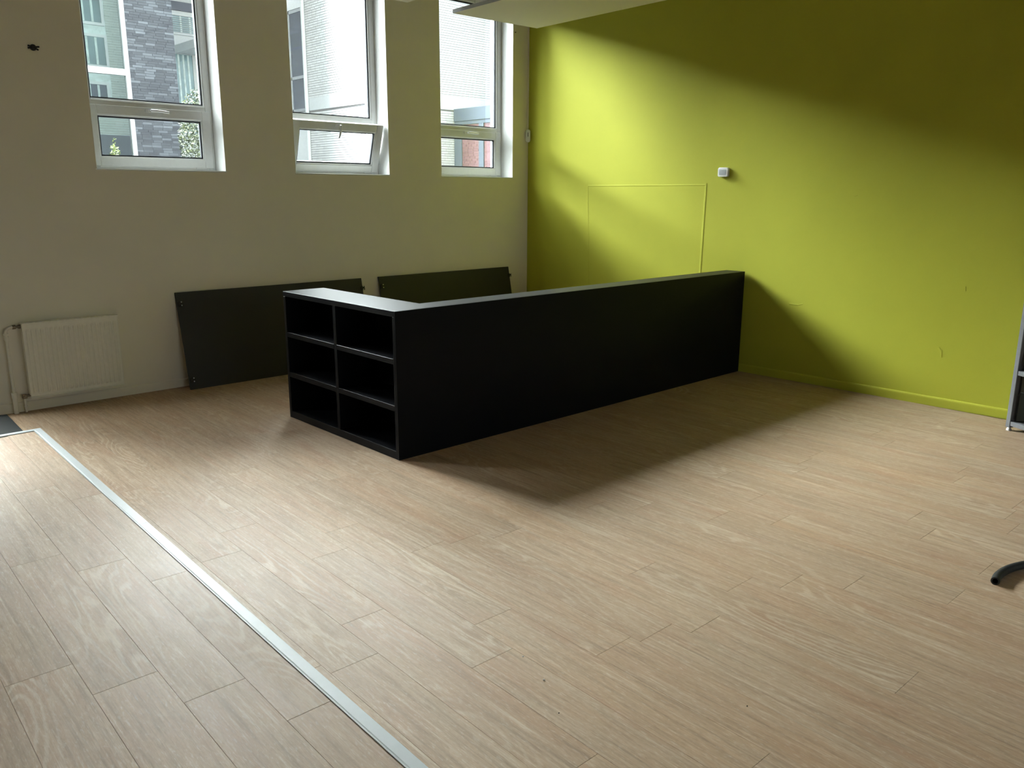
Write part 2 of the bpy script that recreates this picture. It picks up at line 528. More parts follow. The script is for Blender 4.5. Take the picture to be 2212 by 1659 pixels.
def nosing():
    e = empty('stair_nosing', (PX, PY, PZ), 'white metal nosing strip edging the low wooden platform', 'edge strip')
    def seg(p0, p1, wid):
        """profile along p0->p1; inner side is to the right of the direction"""
        d = (Vector(p1)-Vector(p0)).normalized(); nrm = Vector((d.y, -d.x))
        prof = [(0, -0.05), (0.0, -0.002), (0.003, 0.003), (0.010, 0.0035), (wid-0.012, 0.0035), (wid-0.009, 0.0022), (wid-0.006, 0.0042), (wid-0.001, 0.0042), (wid, 0.0005), (wid, -0.004), (0.004, -0.004), (0.004, -0.05)]
        return d, nrm, prof
    mb = MB()
    L = []
    end_y = -9.5
    A = [(PX, PY), (nose_x(-3.698), -3.698), (nose_x(end_y), end_y)]
    for i in range(2):
        p0, p1 = Vector(A[i]), Vector(A[i+1])
        d, nrm, prof = seg(p0, p1, 0.058)
        g = 0.0008 if i else 0
        mb = MB()
        q0 = p0+d*g
        q1 = p1-d*(0.0008 if i == 0 else 0)
        vs = []
        for q, mit in ((q0, i == 0), (q1, False)):
            for (a, h) in prof:
                pos = q+nrm*a+(d*a if mit else Vector((0, 0)))
                vs.append((pos.x, pos.y, PZ+h))
        n = len(prof)
        fs = [(j, (j+1) % n, n+(j+1) % n, n+j) for j in range(n)]+[tuple(range(n))[::-1], tuple(range(n, 2*n))]
        mb.add(vs, fs)
        o = mb.build('nosing_length', M['nosing'], e)
        o.location = (-PX, -PY, -PZ)
    # return along the far edge, pointing away to the left
    mb = MB()
    p0, p1 = Vector((PX, PY)), Vector((-9.6, PY-0.0))
    prof = seg(p0, p1, 0.058)[2]
    vs = []
    for q, mit in ((p0, True), (p1, False)):
        for (a, h) in prof:
            vs.append((q.x-(a if mit else 0), q.y-a, PZ+h))
    n = len(prof)
    fs = [(j, n+j, n+(j+1) % n, (j+1) % n) for j in range(n)]+[tuple(range(n)), tuple(range(n, 2*n))[::-1]]
    mb.add(vs, fs)
    o = mb.build('nosing_length', M['nosing'], e)
    o.location = (-PX, -PY, -PZ)
nosing()

# ------------------------------------------------------------------ walls
def wall_left():
    mb = MB()
    xs = sorted(WIN)
    mb.box((RX0-0.2, 0, -0.15), (DOOR[0], WT, HEAD)); mb.box((DOOR[0], 0, DOOR[2]), (DOOR[1], WT, HEAD))
    mb.box((DOOR[0], 0, -0.15), (DOOR[1], WT, -0.011))
    mb.box((DOOR[1], 0, -0.15), (0.25, WT, SILL))
    mb.box((RX0-0.2, 0, HEAD), (0.25, WT, 9.0))
    px = DOOR[1]
    for a, b in xs:
        mb.box((px, 0, SILL), (a, WT, HEAD)); px = b
    mb.box((px, 0, SILL), (0.25, WT, HEAD))
    o = mb.build('wall_left', M['wall_l'])
    tag(o, 'off-white wall with three tall windows', None, None, 'structure')
    for a, b in xs:                                     # smooth white jamb linings of each opening, and the masonry stop outside
        m = MB()
        m.box((a, 0.0005, SILL), (a+0.002, 0.225, HEAD)); m.box((b-0.002, 0.0005, SILL), (b, 0.225, HEAD))
        m.box((a, 0.0005, HEAD-0.002), (b, 0.225, HEAD))
        m.build('reveal_lining', M['reveal'], o)
        m = MB()
        m.box((a, 0.30, SILL), (a+0.052, WT+0.03, HEAD)); m.box((b-0.052, 0.30, SILL), (b, WT+0.03, HEAD))
        m.box((a, 0.30, HEAD-0.06), (b, WT+0.03, HEAD)); m.box((a, 0.30, SILL-0.03), (b, WT+0.08, SILL+0.02))
        m.build('outer_jamb', M['ext_white'], o)
    return o
WL = wall_left()

wr = MB().box((0, RY0-0.2, -0.15), (0.25, 0.0, 9.0)).build('wall_right', M['wall_g'])
tag(wr, 'lime green painted wall', None, None, 'structure')
RW = (-7.0, -2.4, 0.9, 2.5)      # unseen windows added behind the camera for fill light: x0, x1, sill, head
m = MB()
m.box((RX0, RY0-0.2, -0.15), (0.0, RY0, RW[2])); m.box((RX0, RY0-0.2, RW[3]), (0.0, RY0, CEIL))
m.box((RX0, RY0-0.2, RW[2]), (RW[0], RY0, RW[3])); m.box((RW[1], RY0-0.2, RW[2]), (0.0, RY0, RW[3]))
wf = m.build('wall_front', M['wall_o'])
tag(wf, 'plain wall behind the camera', None, None, 'structure')
wb = MB().box((RX0-0.2, RY0-0.2, -0.15), (RX0, 0, CEIL)).build('wall_back', M['wall_o'])
tag(wb, 'plain wall at the hidden far left end', None, None, 'structure')
ce = MB().box((RX0-0.2, RY0-0.2, CEIL), (0.0, 0.0, CEIL+0.25)).build('ceiling', M['ceil'])
tag(ce, 'plain ceiling above the hanging boards', None, None, 'structure')

# plastered-over hatch in the green wall: thin ridges, and a few filled knocks
def ridges():
    def strip(y0, z0, y1, z1, wd, t=0.0028):
        d = Vector((y1-y0, z1-z0)).normalized(); n = Vector((-d.y, d.x))*wd/2
        a, b = Vector((y0, z0)), Vector((y1, z1))
        o4 = [a+n, b+n, b-n, a-n]; i4 = [a+n*.45, b+n*.45, b-n*.45, a-n*.45]
        vs = [(-0.0002, p.x, p.y) for p in o4]+[(-t, p.x, p.y) for p in i4]
        fs = [(4, 5, 6, 7)]+[(k, (k+1) % 4, 4+(k+1) % 4, 4+k) for k in range(4)]
        m = MB().add(vs, fs)
        m.build('plaster_ridge', M['wall_g'], wr)
    strip(-2.823, 2.03, -2.80, 0.45, 0.032)
    strip(-1.084, 2.000, -1.15, 0.45, 0.014, 0.0016)
    strip(-1.084, 2.006, -2.823, 2.010, 0.020, 0.0018)
    for y0, z0, y1, z1, wd in ((-3.92, 0.80, -4.02, 0.800, 0.022), (-4.02, 0.80, -4.07, 0.815, 0.012), (-5.42, 0.55, -5.45, 0.515, 0.02), (-5.45, 0.53, -5.455, 0.46, 0.018),
                               (-5.58, 1.12, -5.585, 1.08, 0.014), (-5.74, 1.115, -5.76, 1.12, 0.010), (-4.5, 1.9, -4.53, 1.91, 0.012)):
        strip(y0, z0, y1, z1, wd, 0.0025)
ridges()

def skirting(name, axis, a, b, mat, label):
    prof = [(0, 0), (0.016, 0), (0.016, 0.062), (0.0155, 0.072), (0.013, 0.079), (0.008, 0.0845), (0.0, 0.087)]
    mb = MB()
    if axis == 'x':
        mb.prism([(-p, z) for p, z in prof][::-1], 'x', a, b)
    else:
        mb.prism([(-p, z) for p, z in prof], 'y', a, b)
    o = mb.build(name, mat)
    tag(o, label, None, None, 'structure')
skirting('baseboard_left', 'x', DOOR[1]+0.06, -0.016, M['wall_l'], 'off-white skirting under the windows')
skirting('baseboard_right', 'y', RY0, 0, M['wall_g'], 'lime green skirting with a rounded top')

# ------------------------------------------------------------------ windows
FY = 0.225                       # front of the fixed frame
def ring(mb, x0, z0, x1, z1, wd, y0, y1, c=0.004, wb=None, wt=None):
    wb = wd if wb is None else wb; wt = wd if wt is None else wt
    mb.cbox((x0, y0, z0), (x0+wd, y1, z1), c); mb.cbox((x1-wd, y0, z0), (x1, y1, z1), c)
    mb.cbox((x0+wd, y0, z0), (x1-wd, y1, z0+wb), c); mb.cbox((x0+wd, y0, z1-wt), (x1-wd, y1, z1), c)

def gasket_ring(x0, z0, x1, z1, wd, y0, y1, parent):
    mb = MB()
    mb.box((x0, y0, z0), (x0+wd, y1, z1)); mb.box((x1-wd, y0, z0), (x1, y1, z1))
    mb.box((x0+wd, y0, z0), (x1-wd, y1, z0+wd)); mb.box((x0+wd, y0, z1-wd), (x1-wd, y1, z1))
    return mb.build('gasket', M['gasket'], parent)

def window(i, x0, x1, openw=False, label=''):
    root = MB()
    TB, TT = 2.672, 2.735        # transom
    ring(root, x0+0.002, SILL+0.012, x1-0.002, HEAD-0.002, 0.068, FY, FY+0.07, wb=0.040, wt=0.068)
    root.cbox((x0+0.07, FY, TB), (x1-0.07, FY+0.07, TT), 0.004)
    # glazing bead round the fixed light
    g = (x0+0.070, TT, x1-0.070, HEAD-0.070)
    w_ = root.build('window_%d' % i, M['pvc'])
    tag(w_, label, None, None, 'structure')
    b = MB(); ring(b, g[0]-0.003, g[1]-0.003, g[2]+0.003, g[3]+0.003, 0.013, FY+0.006, FY+0.03, 0.003)
    b.build('glazing_bead', M['pvc'], w_)
    gasket_ring(g[0]+0.004, g[1]+0.004, g[2]-0.004, g[3]-0.004, 0.020, FY+0.026, FY+0.052, w_)
    MB().box((g[0], FY+0.040, g[1]), (g[2], FY+0.046, g[3])).build('pane', M['glass'], w_)
    # sill board
    MB().cbox((x0-0.006, -0.008, SILL-0.004), (x1+0.006, FY+0.01, SILL+0.010), 0.003).build('window_sill', M['reveal'], w_)
    # bottom-hung opening light
    sx0, sx1, sz0, sz1 = x0+0.026, x1-0.026, 2.143, 2.690
    sash = bpy.data.objects.new('sash', None)
    sm = MB()
    hz = sz0
    y0, y1 = -0.013, 0.045
    W_ = sx1-sx0; H_ = sz1-sz0
    ring(sm, 0, 0, W_, H_, 0.086, y0, y1, 0.004, wb=0.080, wt=0.086)
    me_o = sm.build('sash', M['pvc'], w_)
    me_o.location = (sx0, FY, hz)
    me_o.rotation_euler = (math.radians(17.0 if openw else 0), 0, 0)
    b = MB(); ring(b, 0.083, 0.077, W_-0.083, H_-0.083, 0.013, y0+0.007, y0+0.03, 0.003)
    b.build('glazing_bead', M['pvc'], me_o)
    gasket_ring(0.090, 0.084, W_-0.090, H_-0.090, 0.020, y0+0.026, y0+0.050, me_o)
    MB().box((0.084, 0.024, 0.078), (W_-0.084, 0.030, H_-0.084)).build('pane', M['glass'], me_o)
    # handle
    h = MB()
    hx = W_*0.485; hzz = H_-0.028
    h.prism(rrect(hx-0.038, hzz-0.017, hx+0.038, hzz+0.017, 0.014, 4), 'y', y0-0.011, y0)
    h.tube([(hx+0.012, y0-0.008, hzz), (hx+0.012, y0-0.042, hzz)], 0.010, 10)
    if openw:
        pts = [(hx+0.012, y0-0.042, hzz+0.008), (hx+0.012, y0-0.046, hzz-0.03), (hx+0.006, y0-0.046, hzz-0.09), (hx-0.002, y0-0.044, hzz-0.128)]
    else:
        pts = [(hx+0.004, y0-0.042, hzz), (hx+0.05, y0-0.047, hzz+0.001), (hx+0.11, y0-0.047, hzz-0.003), (hx+0.172, y0-0.044, hzz-0.009)]
    h.tube(pts, 0.009, 10, radii=[0.013, 0.012, 0.011, 0.009])
    h.build('handle', M['steel'], me_o)
    # hinge covers on the bottom rail
    for a in (0.075, W_-0.185):
        hm = MB()
        hm.cbox((a, y0-0.006, -0.010), (a+0.108, y0, 0.004), 0.002)
        hm.build('hinge', M['pvc'], me_o)
    return w_

window(1, *WIN[0], label='tall white window on the left with the grey brick pier outside')
window(2, *WIN[1], openw=True, label='middle tall white window with its lower sash tilted open')
window(3, *WIN[2], label='tall white window nearest the green wall')

def fill_windows():
    x0, x1, z0, z1 = RW
    m = MB(); ring(m, x0+0.001, z0+0.001, x1-0.001, z1-0.001, 0.07, RY0-0.14, RY0-0.07)
    for k in range(1, 3):
        xx = x0+(x1-x0)*k/3
        m.cbox((xx-0.04, RY0-0.14, z0+0.071), (xx+0.04, RY0-0.07, z1-0.071), 0.004)
    f = m.build('window_4', M['pvc'])
    tag(f, 'band of white framed windows added behind the camera for fill light', None, None, 'structure')
    for k in range(3):
        xa = x0+(x1-x0)*k/3+0.03; xb = x0+(x1-x0)*(k+1)/3-0.03
        MB().box((xa, RY0-0.108, z0+0.06), (xb, RY0-0.102, z1-0.06)).build('pane', M['glass'], f)
fill_windows()

def glazed_door():
    x0, x1, h = DOOR
    m = MB(); ring(m, x0+0.002, 0.0, x1-0.002, h-0.002, 0.07, FY, FY+0.07, wb=0.02)
    d = m.build('door_1', M['pvc'])
    tag(d, 'white glazed door behind the mat just left of the picture', None, None, 'structure')
    m = MB(); ring(m, x0+0.075, 0.022, x1-0.075, h-0.075, 0.10, FY+0.004, FY+0.06, wb=0.16)
    lf = m.build('door_leaf', M['pvc'], d)
    MB().box((x0+0.17, FY+0.028, 0.18), (x1-0.17, FY+0.034, h-0.17)).build('pane', M['glass'], lf)
    gasket_ring(x0+0.171, 0.178, x1-0.171, h-0.171, 0.010, FY+0.034, FY+0.05, lf)
    m = MB().tube([(x0+0.125, FY+0.004, 1.05), (x0+0.125, FY-0.045, 1.05), (x0+0.25, FY-0.045, 1.05)], 0.010, 10)
    m.build('handle', M['steel'], lf)
glazed_door()

# ------------------------------------------------------------------ black counter with bookcase end
CL, CD, CW, CT, CT2, CH = 4.601, 3.389, 1.624, 0.389, 0.232, 1.10
def counter():
    e = empty('reception_counter', (-CL, -CD, 0), 'black L-shaped counter with open shelves running to the green wall', 'counter')
    def P(name, a, b, c=0.0015, mb=None):
        m = MB().cbox(a, b, c)
        o = m.build(name, M['black'], e)
        o.location = (CL, CD, 0)
        return o
    x0, x1 = -CL, -CL+CT
    y0, y1 = -CD, -CD+CW
    g = 0.0006
    # short leg: bookcase open towards the left
    tp = MB().prism([(-CL, y0+0.0193), (-0.018, y0+0.0193), (-0.018, y0+CT2), (x1, y0+CT2), (x1, y1), (-CL, y1)], 'z', CH-0.042, CH)
    o = tp.build('top', M['black'], e); o.location = (CL, CD, 0)
    bv = o.modifiers.new('edge', 'BEVEL'); bv.width = 0.0015; bv.segments = 1
    P('side_panel', (x0, y1-0.036, 0.0), (x1, y1, CH-0.042-g))
    P('side_panel', (x0, y0+0.0193, 0.0), (x1, y0+0.037, CH-0.042-g))
    P('back_panel', (x1-0.018, y0+0.037+g, 0.0), (x1, y1-0.036-g, CH-0.042-g))
    yi0, yi1 = y0+0.037+g, y1-0.036-g
    P('shelf', (x0+0.0015, yi0, 0.0), (x1-0.018-g, yi1, 0.062))
    for za, zb in ((0.366, 0.408), (0.714, 0.754)):
        P('shelf', (x0, yi0, za), (x1-0.018-g, -2.590-g, zb)); P('shelf', (x0, -2.551+g, za), (x1-0.018-g, yi1, zb))
    P('divider', (x0+0.001, -2.590, 0.062+g), (x1-0.018-g, -2.551, CH-0.042-g))
    # long leg: flush front, back and end
    P('front_panel', (x0, y0, 0.0), (-0.018, y0+0.019, CH))
    P('back_panel', (x1+g, y0+CT2-0.019, 0.0), (-0.018, y0+CT2, CH-0.042-g))
    P('end_panel', (-0.037, y0+0.019+g, 0.0), (-0.018, y0+CT2-0.019-g, CH-0.042-g))
counter()

# ------------------------------------------------------------------ leaning panels
def leaning(xl, xr, ytop_lab, label):
    tilt = math.atan2(0.187, 0.948)
    hh, th = 0.967, 0.019
    e = empty('desk_panel', (xl, -0.2085, 0.0), label, 'panel')
    e.rotation_euler = (-tilt, 0, 0)
    W_ = xr-xl
    # local: x along, z up the board, y>0 behind the face
    z0 = 0.0
    MB().cbox((0, 0, z0), (W_, th, hh), 0.001).build('board', M['panel'], e)
    for px in (0.035, W_-0.004):
        for pz in (0.095, hh-0.115):
            b = MB().cbox((px-0.028, -0.013, pz-0.024), (px+0.028, -0.0003, pz+0.024), 0.004).build('bracket', M['dark'], e)
            for dz in (-0.015, 0.018):
                MB().tube([(px+0.006, -0.013, pz+dz), (px+0.006, -0.017, pz+dz)], 0.0065, 10).build('screw', M['steel'], b)
leaning(-4.842, -2.70, 0, 'dark grey board leaning under the windows beside the radiator')
leaning(-2.462, -0.372, 0, 'dark grey board leaning in the corner behind the black counter')

# ------------------------------------------------------------------ radiator and its pipes
def radiator():
    x0, x1, z0, z1 = -6.206, -5.424, 0.135, 0.797
    yf, yb = -0.108, -0.045
    e = empty('radiator', (x0, 0, z0), 'off-white ribbed panel radiator under the left window', 'radiator')
    off = (-x0, 0, -z0)
    mb = MB()
    n = 20
    pitch = (x1-x0-0.03)/n
    xs = []
    for i in range(n):
        a = x0+0.015+i*pitch
        xs += [(a+0.004, 0), (a+0.012, 1), (a+pitch-0.012, 1), (a+pitch-0.004, 0)]
    zs = [(z0, 0.0), (z0+0.030, 0.0), (z0+0.048, 1.0), (z1-0.072, 1.0), (z1-0.055, 0.0), (z1-0.012, 0.0)]
    cols = [(x0, 0)]+xs+[(x1, 0)]
    vs = []
    for (z, k) in zs:
        for (x, r) in cols:
            vs.append((x, yf-(0.010*r*k)+0.010, z))
    m_ = len(cols)
    fs = [(r*m_+c, r*m_+c+1, (r+1)*m_+c+1, (r+1)*m_+c) for r in range(len(zs)-1) for c in range(m_-1)]
    mb.add(vs, fs)
    o = mb.build('front_panel', M['rad'], e); o.location = off
    m = MB(); m.box((x0, yf+0.0105, z0), (x1, yf+0.02, z1-0.012)); m.box((x0+0.01, yb-0.012, z0+0.01), (x1-0.01, yb, z1-0.02))
    o = m.build('water_panel', M['rad'], e); o.location = off
    for a, b in ((x0-0.004, x0+0.001), (x1-0.001, x1+0.004)):
        m = MB().cbox((a, yf+0.006, z0+0.02), (b, yb, z1-0.004), 0.001)
        o = m.build('side_cover', M['rad'], e); o.location = off
    m = MB()
    m.cbox((x0-0.006, yf-0.004, z1-0.014), (x1+0.006, yf+0.012, z1), 0.003)
    m.cbox((x0-0.006, yb-0.010, z1-0.014), (x1+0.006, yb, z1), 0.003)
    k = 16
    for i in range(k+1):
        xx = x0+(x1-x0)*i/k
        m.box((xx-0.010, yf+0.012, z1-0.008), (xx+0.010, yb-0.010, z1-0.002))
    o = m.build('top_grille', M['rad'], e); o.location = off
    m = MB().cbox((x0-0.003, yf-0.003, z0-0.006), (x1+0.006, yf+0.014, z0+0.006), 0.003)
    o = m.build('bottom_rail', M['rad'], e); o.location = off
    # wall brackets
    for xx in (x0+0.12, x1-0.12):
        m = MB().box((xx, yb, z0+0.05), (xx+0.03, -0.0005, z1-0.05))
        o = m.build('wall_bracket', M['rad'], e); o.location = off
    # flow pipe: sleeve at the floor, riser, elbow, union and valve
    px, py = -6.327, -0.055
    m = MB()
    zb_ = 0.765
    pts = [(px, py, 0.002), (px, py, zb_-0.045)]+[(px+0.045-0.045*math.cos(a), py, zb_-0.045+0.045*math.sin(a)) for a in (0.3, 0.6, 0.95, 1.25, math.pi/2)]+[(px+0.07, py, zb_)]
    m.tube(pts, 0.0125, 12)
    o = m.build('pipe', M['pipe'], e); o.location = off
    for za, zb, rr in ((0.001, 0.140, 0.019), (0.1405, 0.190, 0.0225), (0.655, 0.69, 0.0185), (0.70, 0.715, 0.0205)):
        m = MB().tube([(px, py, za), (px, py, zb)], rr, 14)
        o = m.build('pipe_sleeve', M['pipe'], e); o.location = off
    m = MB()
    m.tube([(px+0.055, py, zb_), (px+0.078, py, zb_)], 0.019, 8); m.tube([(px+0.075, py, zb_), (px+0.105, py, zb_)], 0.011, 10)
    m.tube([(px+0.100, py, zb_), (x0+0.002, py, zb_)], 0.018, 8)
    o = m.build('valve', M['brass'], e); o.location = off
    qx = -6.250
    m = MB().tube([(qx, py, 0.002), (qx, py, 0.128)], 0.010, 12); m.tube([(qx, py, 0.05), (qx, py, 0.062)], 0.014, 12)
    o = m.build('pipe', M['pipe'], e); o.location = off
    m = MB()
    m.cbox((qx-0.018, py-0.018, 0.125), (qx+0.018, py+0.018, 0.163), 0.004)
    m.tube([(qx+0.016, py, 0.150), (x0+0.004, py, 0.150)], 0.011, 10)
    m.tube([(qx, py-0.018, 0.146), (qx, py-0.028, 0.146)], 0.010, 8)
    o = m.build('valve', M['brass'], e); o.location = off
radiator()

# ------------------------------------------------------------------ doormat
m = MB().prism([(-8.4, -0.055), (-6.405, -0.055), (-6.450, -1.262), (-8.4, -1.262)][::-1], 'z', 0.0005, 0.009)
tag(m.build('doormat', M['mat']), 'charcoal carpet mat at the left edge behind the platform', 'mat')

# ------------------------------------------------------------------ fittings on the walls
def motion_sensor():
    y1, y0, z0, z1 = -2.984, -3.108, 2.094, 2.192
    e = empty('wall_sensor', (0, y1, z0), 'small square white sensor box on the green wall', 'sensor')
    m = MB().prism([(y, z) for y, z in rrect(y0, z0, y1, z1, 0.020, 5)], 'x', -0.036, -0.0005)
    o = m.build('housing', M['white_plastic'], e); o.location = (0, -y1, -z0)
    bv = o.modifiers.new('edge', 'BEVEL'); bv.width = 0.004; bv.segments = 2
    m = MB().prism(rrect(y0+0.022, z0+0.020, y1-0.018, z1-0.022, 0.004, 3), 'x', -0.0385, -0.0355)
    for k in range(3):
        zz = z0+0.030+k*0.016
        m.tube([(-0.0385, y0+0.026, zz), (-0.0400, (y0+y1)/2, zz+0.006), (-0.0385, y1-0.022, zz)], 0.0022, 6)
    o = m.build('lens', M['lens'], e); o.location = (0, -y1, -z0)
motion_sensor()

def alarm():
    # stands across the corner at 45 degrees
    e = empty('alarm_detector', (-0.034, -0.034, 2.57), 'white rounded alarm detector in the corner beside the right window', 'detector', rz=math.radians(-45))
    w2, h = 0.031, 0.165
    back = [(x, z) for x, z in rrect(-w2, 0, w2, h, 0.028, 6)]
    m = MB().prism(back, 'y', -0.028, 0.0)
    m.prism([(-0.026, 0.02), (0.026, 0.02), (0.026, h-0.02), (-0.026, h-0.02)][::1], 'y', 0.0, 0.018)
    o = m.build('housing', M['white_plastic'], e)
    bv = o.modifiers.new('edge', 'BEVEL'); bv.width = 0.006; bv.segments = 2; bv.limit_method = 'ANGLE'
    m = MB()
    a = [(x, z) for x, z in rrect(-0.024, 0.012, 0.024, 0.045, 0.016, 5)]
    m.prism(a, 'y', -0.034, -0.026)
    m.build('lens', M['white_plastic'], e)
    m = MB().box((-0.004, -0.0290, 0.072), (0.004, -0.0275, 0.125))
    m.build('printed_mark', M['ink'], e)
alarm()

m = MB().cbox((-0.020, -0.016, 2.745), (-0.003, -0.0005, 4.74), 0.002)
tag(m.build('cable_conduit', M['wall_l']), 'thin white cable duct running up the room corner', 'conduit')

def bracket_hook():
    x, z = -5.828, 3.088
    e = empty('wall_hook', (x, 0, z), 'small dark metal bracket on the wall left of the windows', 'hook')
    m = MB()
    m.prism([(a*1.0, b) for a, b in arc((0, 0), 0.026, 0, 360, 12)[:-1]], 'y', -0.010, -0.0005)
    m.build('plate', M['dark'], e)
    m = MB()
    for a in (20, 155, 200, 320):
        c, s_ = math.cos(math.radians(a)), math.sin(math.radians(a))
        m.tube([(0, -0.012, 0), (0.030*c, -0.020, 0.018*s_), (0.046*c, -0.016, 0.026*s_)], 0.007, 8)
    m.tube([(0, -0.005, 0), (0, -0.036, 0)], 0.010, 10)
    m.build('prong', M['dark'], e)
bracket_hook()
m = MB().tube([(-0.244, -0.0003, 3.913), (-0.244, -0.008, 3.913)], 0.008, 8)
tag(m.build('wall_plug', M['dark']), 'tiny dark plug in the wall above the right window reveal', 'plug')

# ------------------------------------------------------------------ hanging ceiling boards
def board(x0, x1, y0, y1, rz, label):
    z = 3.80
    e = empty('acoustic_panel', (x1, y1, z), label, 'ceiling panel', rz=rz)
    W_, L_ = x1-x0, y1-y0
    m = MB().cbox((-W_, -L_, 0), (0, 0, 0.040), 0.002)
    o = m.build('board', [M['acoustic'], M['acoustic_edge']], e)
    for p in o.data.polygons:
        if abs(p.normal.z) < 0.5: p.material_index = 1
    for xx in (-W_+0.15, -0.15):
        for yy in (-L_+0.2, -0.2):
            MB().tube([(xx, yy, 0.04), (xx, yy, CEIL-z-0.001)], 0.0025, 6).build('hanger', M['wire'], e)
board(-1.888, -0.658, -3.25, -0.807, math.radians(-2.6), 'pale hanging acoustic board nearest the green wall')
board(-3.77, -2.540, -3.25, -0.825, math.radians(-2.2), 'pale hanging acoustic board whose corner shows above the wall')

# ------------------------------------------------------------------ rack at the right edge
def rack():
    e = empty('equipment_rack', (-0.392, -6.150, 0), 'grey metal rack with dark shelves at the right edge', 'rack')
    d = Vector((-0.49, -0.87, 0)).normalized()
    e.rotation_euler = (0, 0, math.atan2(d.y, d.x))
    # local x along the front (towards the camera), local -y... depth goes to +y after rotation
    Wd, Dp, H = 0.62, 0.40, 1.75
    s = 1                              # depth direction: +y local is away from the wall-left side
    for (x, y) in ((0, 0), (Wd-0.042, 0), (0, Dp-0.042), (Wd-0.042, Dp-0.042)):
        m = MB().cbox((x, y, 0.028), (x+0.042, y+0.042, H), 0.003)
        m.build('post', M['grey_metal'], e)
        m = MB().tube([(x+0.021, y+0.021, 0.0), (x+0.021, y+0.021, 0.012), (x+0.021, y+0.021, 0.03)], 0.016, 10, radii=[0.020, 0.020, 0.010])
        m.build('foot', M['white_plastic'], e)
    for zz in (0.045, 0.475, 0.90, 1.33, H-0.045):
        for y in (0.004, Dp-0.040):
            MB().cbox((0.043, y, zz), (Wd-0.043, y+0.036, zz+0.038), 0.002).build('rail', M['grey_metal'], e)
        MB().box((0.043, 0.042, zz+0.020), (Wd-0.043, Dp-0.042, zz+0.034)).build('shelf', M['dark_metal2'], e)
    MB().box((0.043, Dp-0.0035, 0.035), (Wd-0.043, Dp+0.003, H-0.05)).build('back_panel', M['dark_metal2'], e)
    MB().box((0.004, 0.043, 0.032), (0.010, Dp-0.043, H-0.05)).build('side_panel', M['dark_metal2'], e)
    MB().box((0.011, 0.085, 0.032), (0.020, 0.235, H-0.05)).build('mounting_strip', M['rack_inner'], e)
    for zz in (0.10, 0.53):
        m = MB().tube([(0.052, 0.030, zz), (0.052, 0.030, zz+0.20), (0.075, 0.034, zz+0.235), (0.30, 0.036, zz+0.25), (0.52, 0.034, zz+0.235), (0.545, 0.030, zz+0.20), (0.545, 0.030, zz)], 0.004, 8)
        m.build('wire_guard', M['dark'], e)
rack()

# ------------------------------------------------------------------ hose end at the right edge
def hose():
    e = empty('rubber_hose', (-3.535, -7.015, 0.0), 'cut end of a black rubber hose lying at the right edge', 'hose')
    pts = [Vector((-3.535, -7.015, 0.0215)), Vector((-3.46, -7.005, 0.0215)), Vector((-3.37, -7.010, 0.0215)), Vector((-3.27, -7.035, 0.0215)), Vector((-3.16, -7.085, 0.0215)), Vector((-3.02, -7.175, 0.0215)), Vector((-2.86, -7.30, 0.0215)), Vector((-2.66, -7.50, 0.0215)), Vector((-2.50, -7.75, 0.0215))]
    dense = []
    for i in range(len(pts)-1):
        p0 = pts[max(i-1, 0)]; p1 = pts[i]; p2 = pts[i+1]; p3 = pts[min(i+2, len(pts)-1)]
        for k in range(5):
            t = k/5
            dense.append(0.5*((2*p1)+(p2-p0)*t+(2*p0-5*p1+4*p2-p3)*t*t+(3*p1-p0-3*p2+p3)*t**3))
    dense.append(pts[-1])
    m = MB().tube(dense, 0.021, 16, cap=False)
    o = m.build('hose_wall', M['rubber'], e); o.location = (3.535, 7.015, 0)
    m = MB().tube(dense[:8], 0.013, 16, cap=True)
    # rim ring
    d = (dense[1]-dense[0]).normalized(); n1 = Vector((0, 0, 1)).cross(d).normalized(); n2 = d.cross(n1)
    vs = []; fs = []
    for j in range(16):
        a = 2*math.pi*j/16
        for r in (0.021, 0.014):
            vs.append(dense[0]+n1*(r*math.cos(a))+n2*(r*math.sin(a)))
    for j in range(16):
        k = (j+1) % 16
        fs.append((2*j, 2*j+1, 2*k+1, 2*k))
    mm = MB().add(vs, fs)
    o = mm.build('cut_rim', M['rubber'], e); o.location = (3.535, 7.015, 0)
    inner = [dense[0]+(dense[k]-dense[0]) for k in range(8)]
    im = MB()
    im.tube(inner, 0.014, 16, cap=False)
    o = im.build('bore', M['dark'], e); o.location = (3.535, 7.015, 0)
hose()

# ------------------------------------------------------------------ specks on the floor
def crumb(x, y, z, r, mat, label):
    rng = random.Random(int(x*1000))
    vs = []; n = 6
    for k, (h, q) in enumerate(((0, 0.8), (0.5, 1.0), (1.0, 0.5))):
        for j in range(n):
            a = 2*math.pi*j/n
            rr = r*q*(0.75+0.5*rng.random())
            vs.append((rr*math.cos(a), rr*math.sin(a)*0.8, h*r*1.2))
    fs = [tuple(range(n))[::-1], tuple(range(2*n, 3*n))]
    for k in range(2):
        fs += [(k*n+j, k*n+(j+1) % n, (k+1)*n+(j+1) % n, (k+1)*n+j) for j in range(n)]
    o = MB().add(vs, fs).build('debris_crumb', mat)
    o.location = (x, y, z)
    tag(o, label, 'debris', 'crumbs on the floor')
crumb(-5.729, -5.865, 0.0002, 0.004, M['crumb'], 'pale crumb on the floor right of the white strip, the farther of two')
crumb(-5.786, -6.046, 0.0002, 0.005, M['crumb'], 'pale crumb on the floor right of the white strip, the nearer of two')
crumb(-5.896, -6.233, 0.0002, 0.003, M['crumb_d'], 'dark speck of grit nearest the front edge of the floor')
crumb(-5.336, -6.696, 0.0002, 0.0035, M['crumb_d'], 'dark speck of grit on the bare floor at lower right')

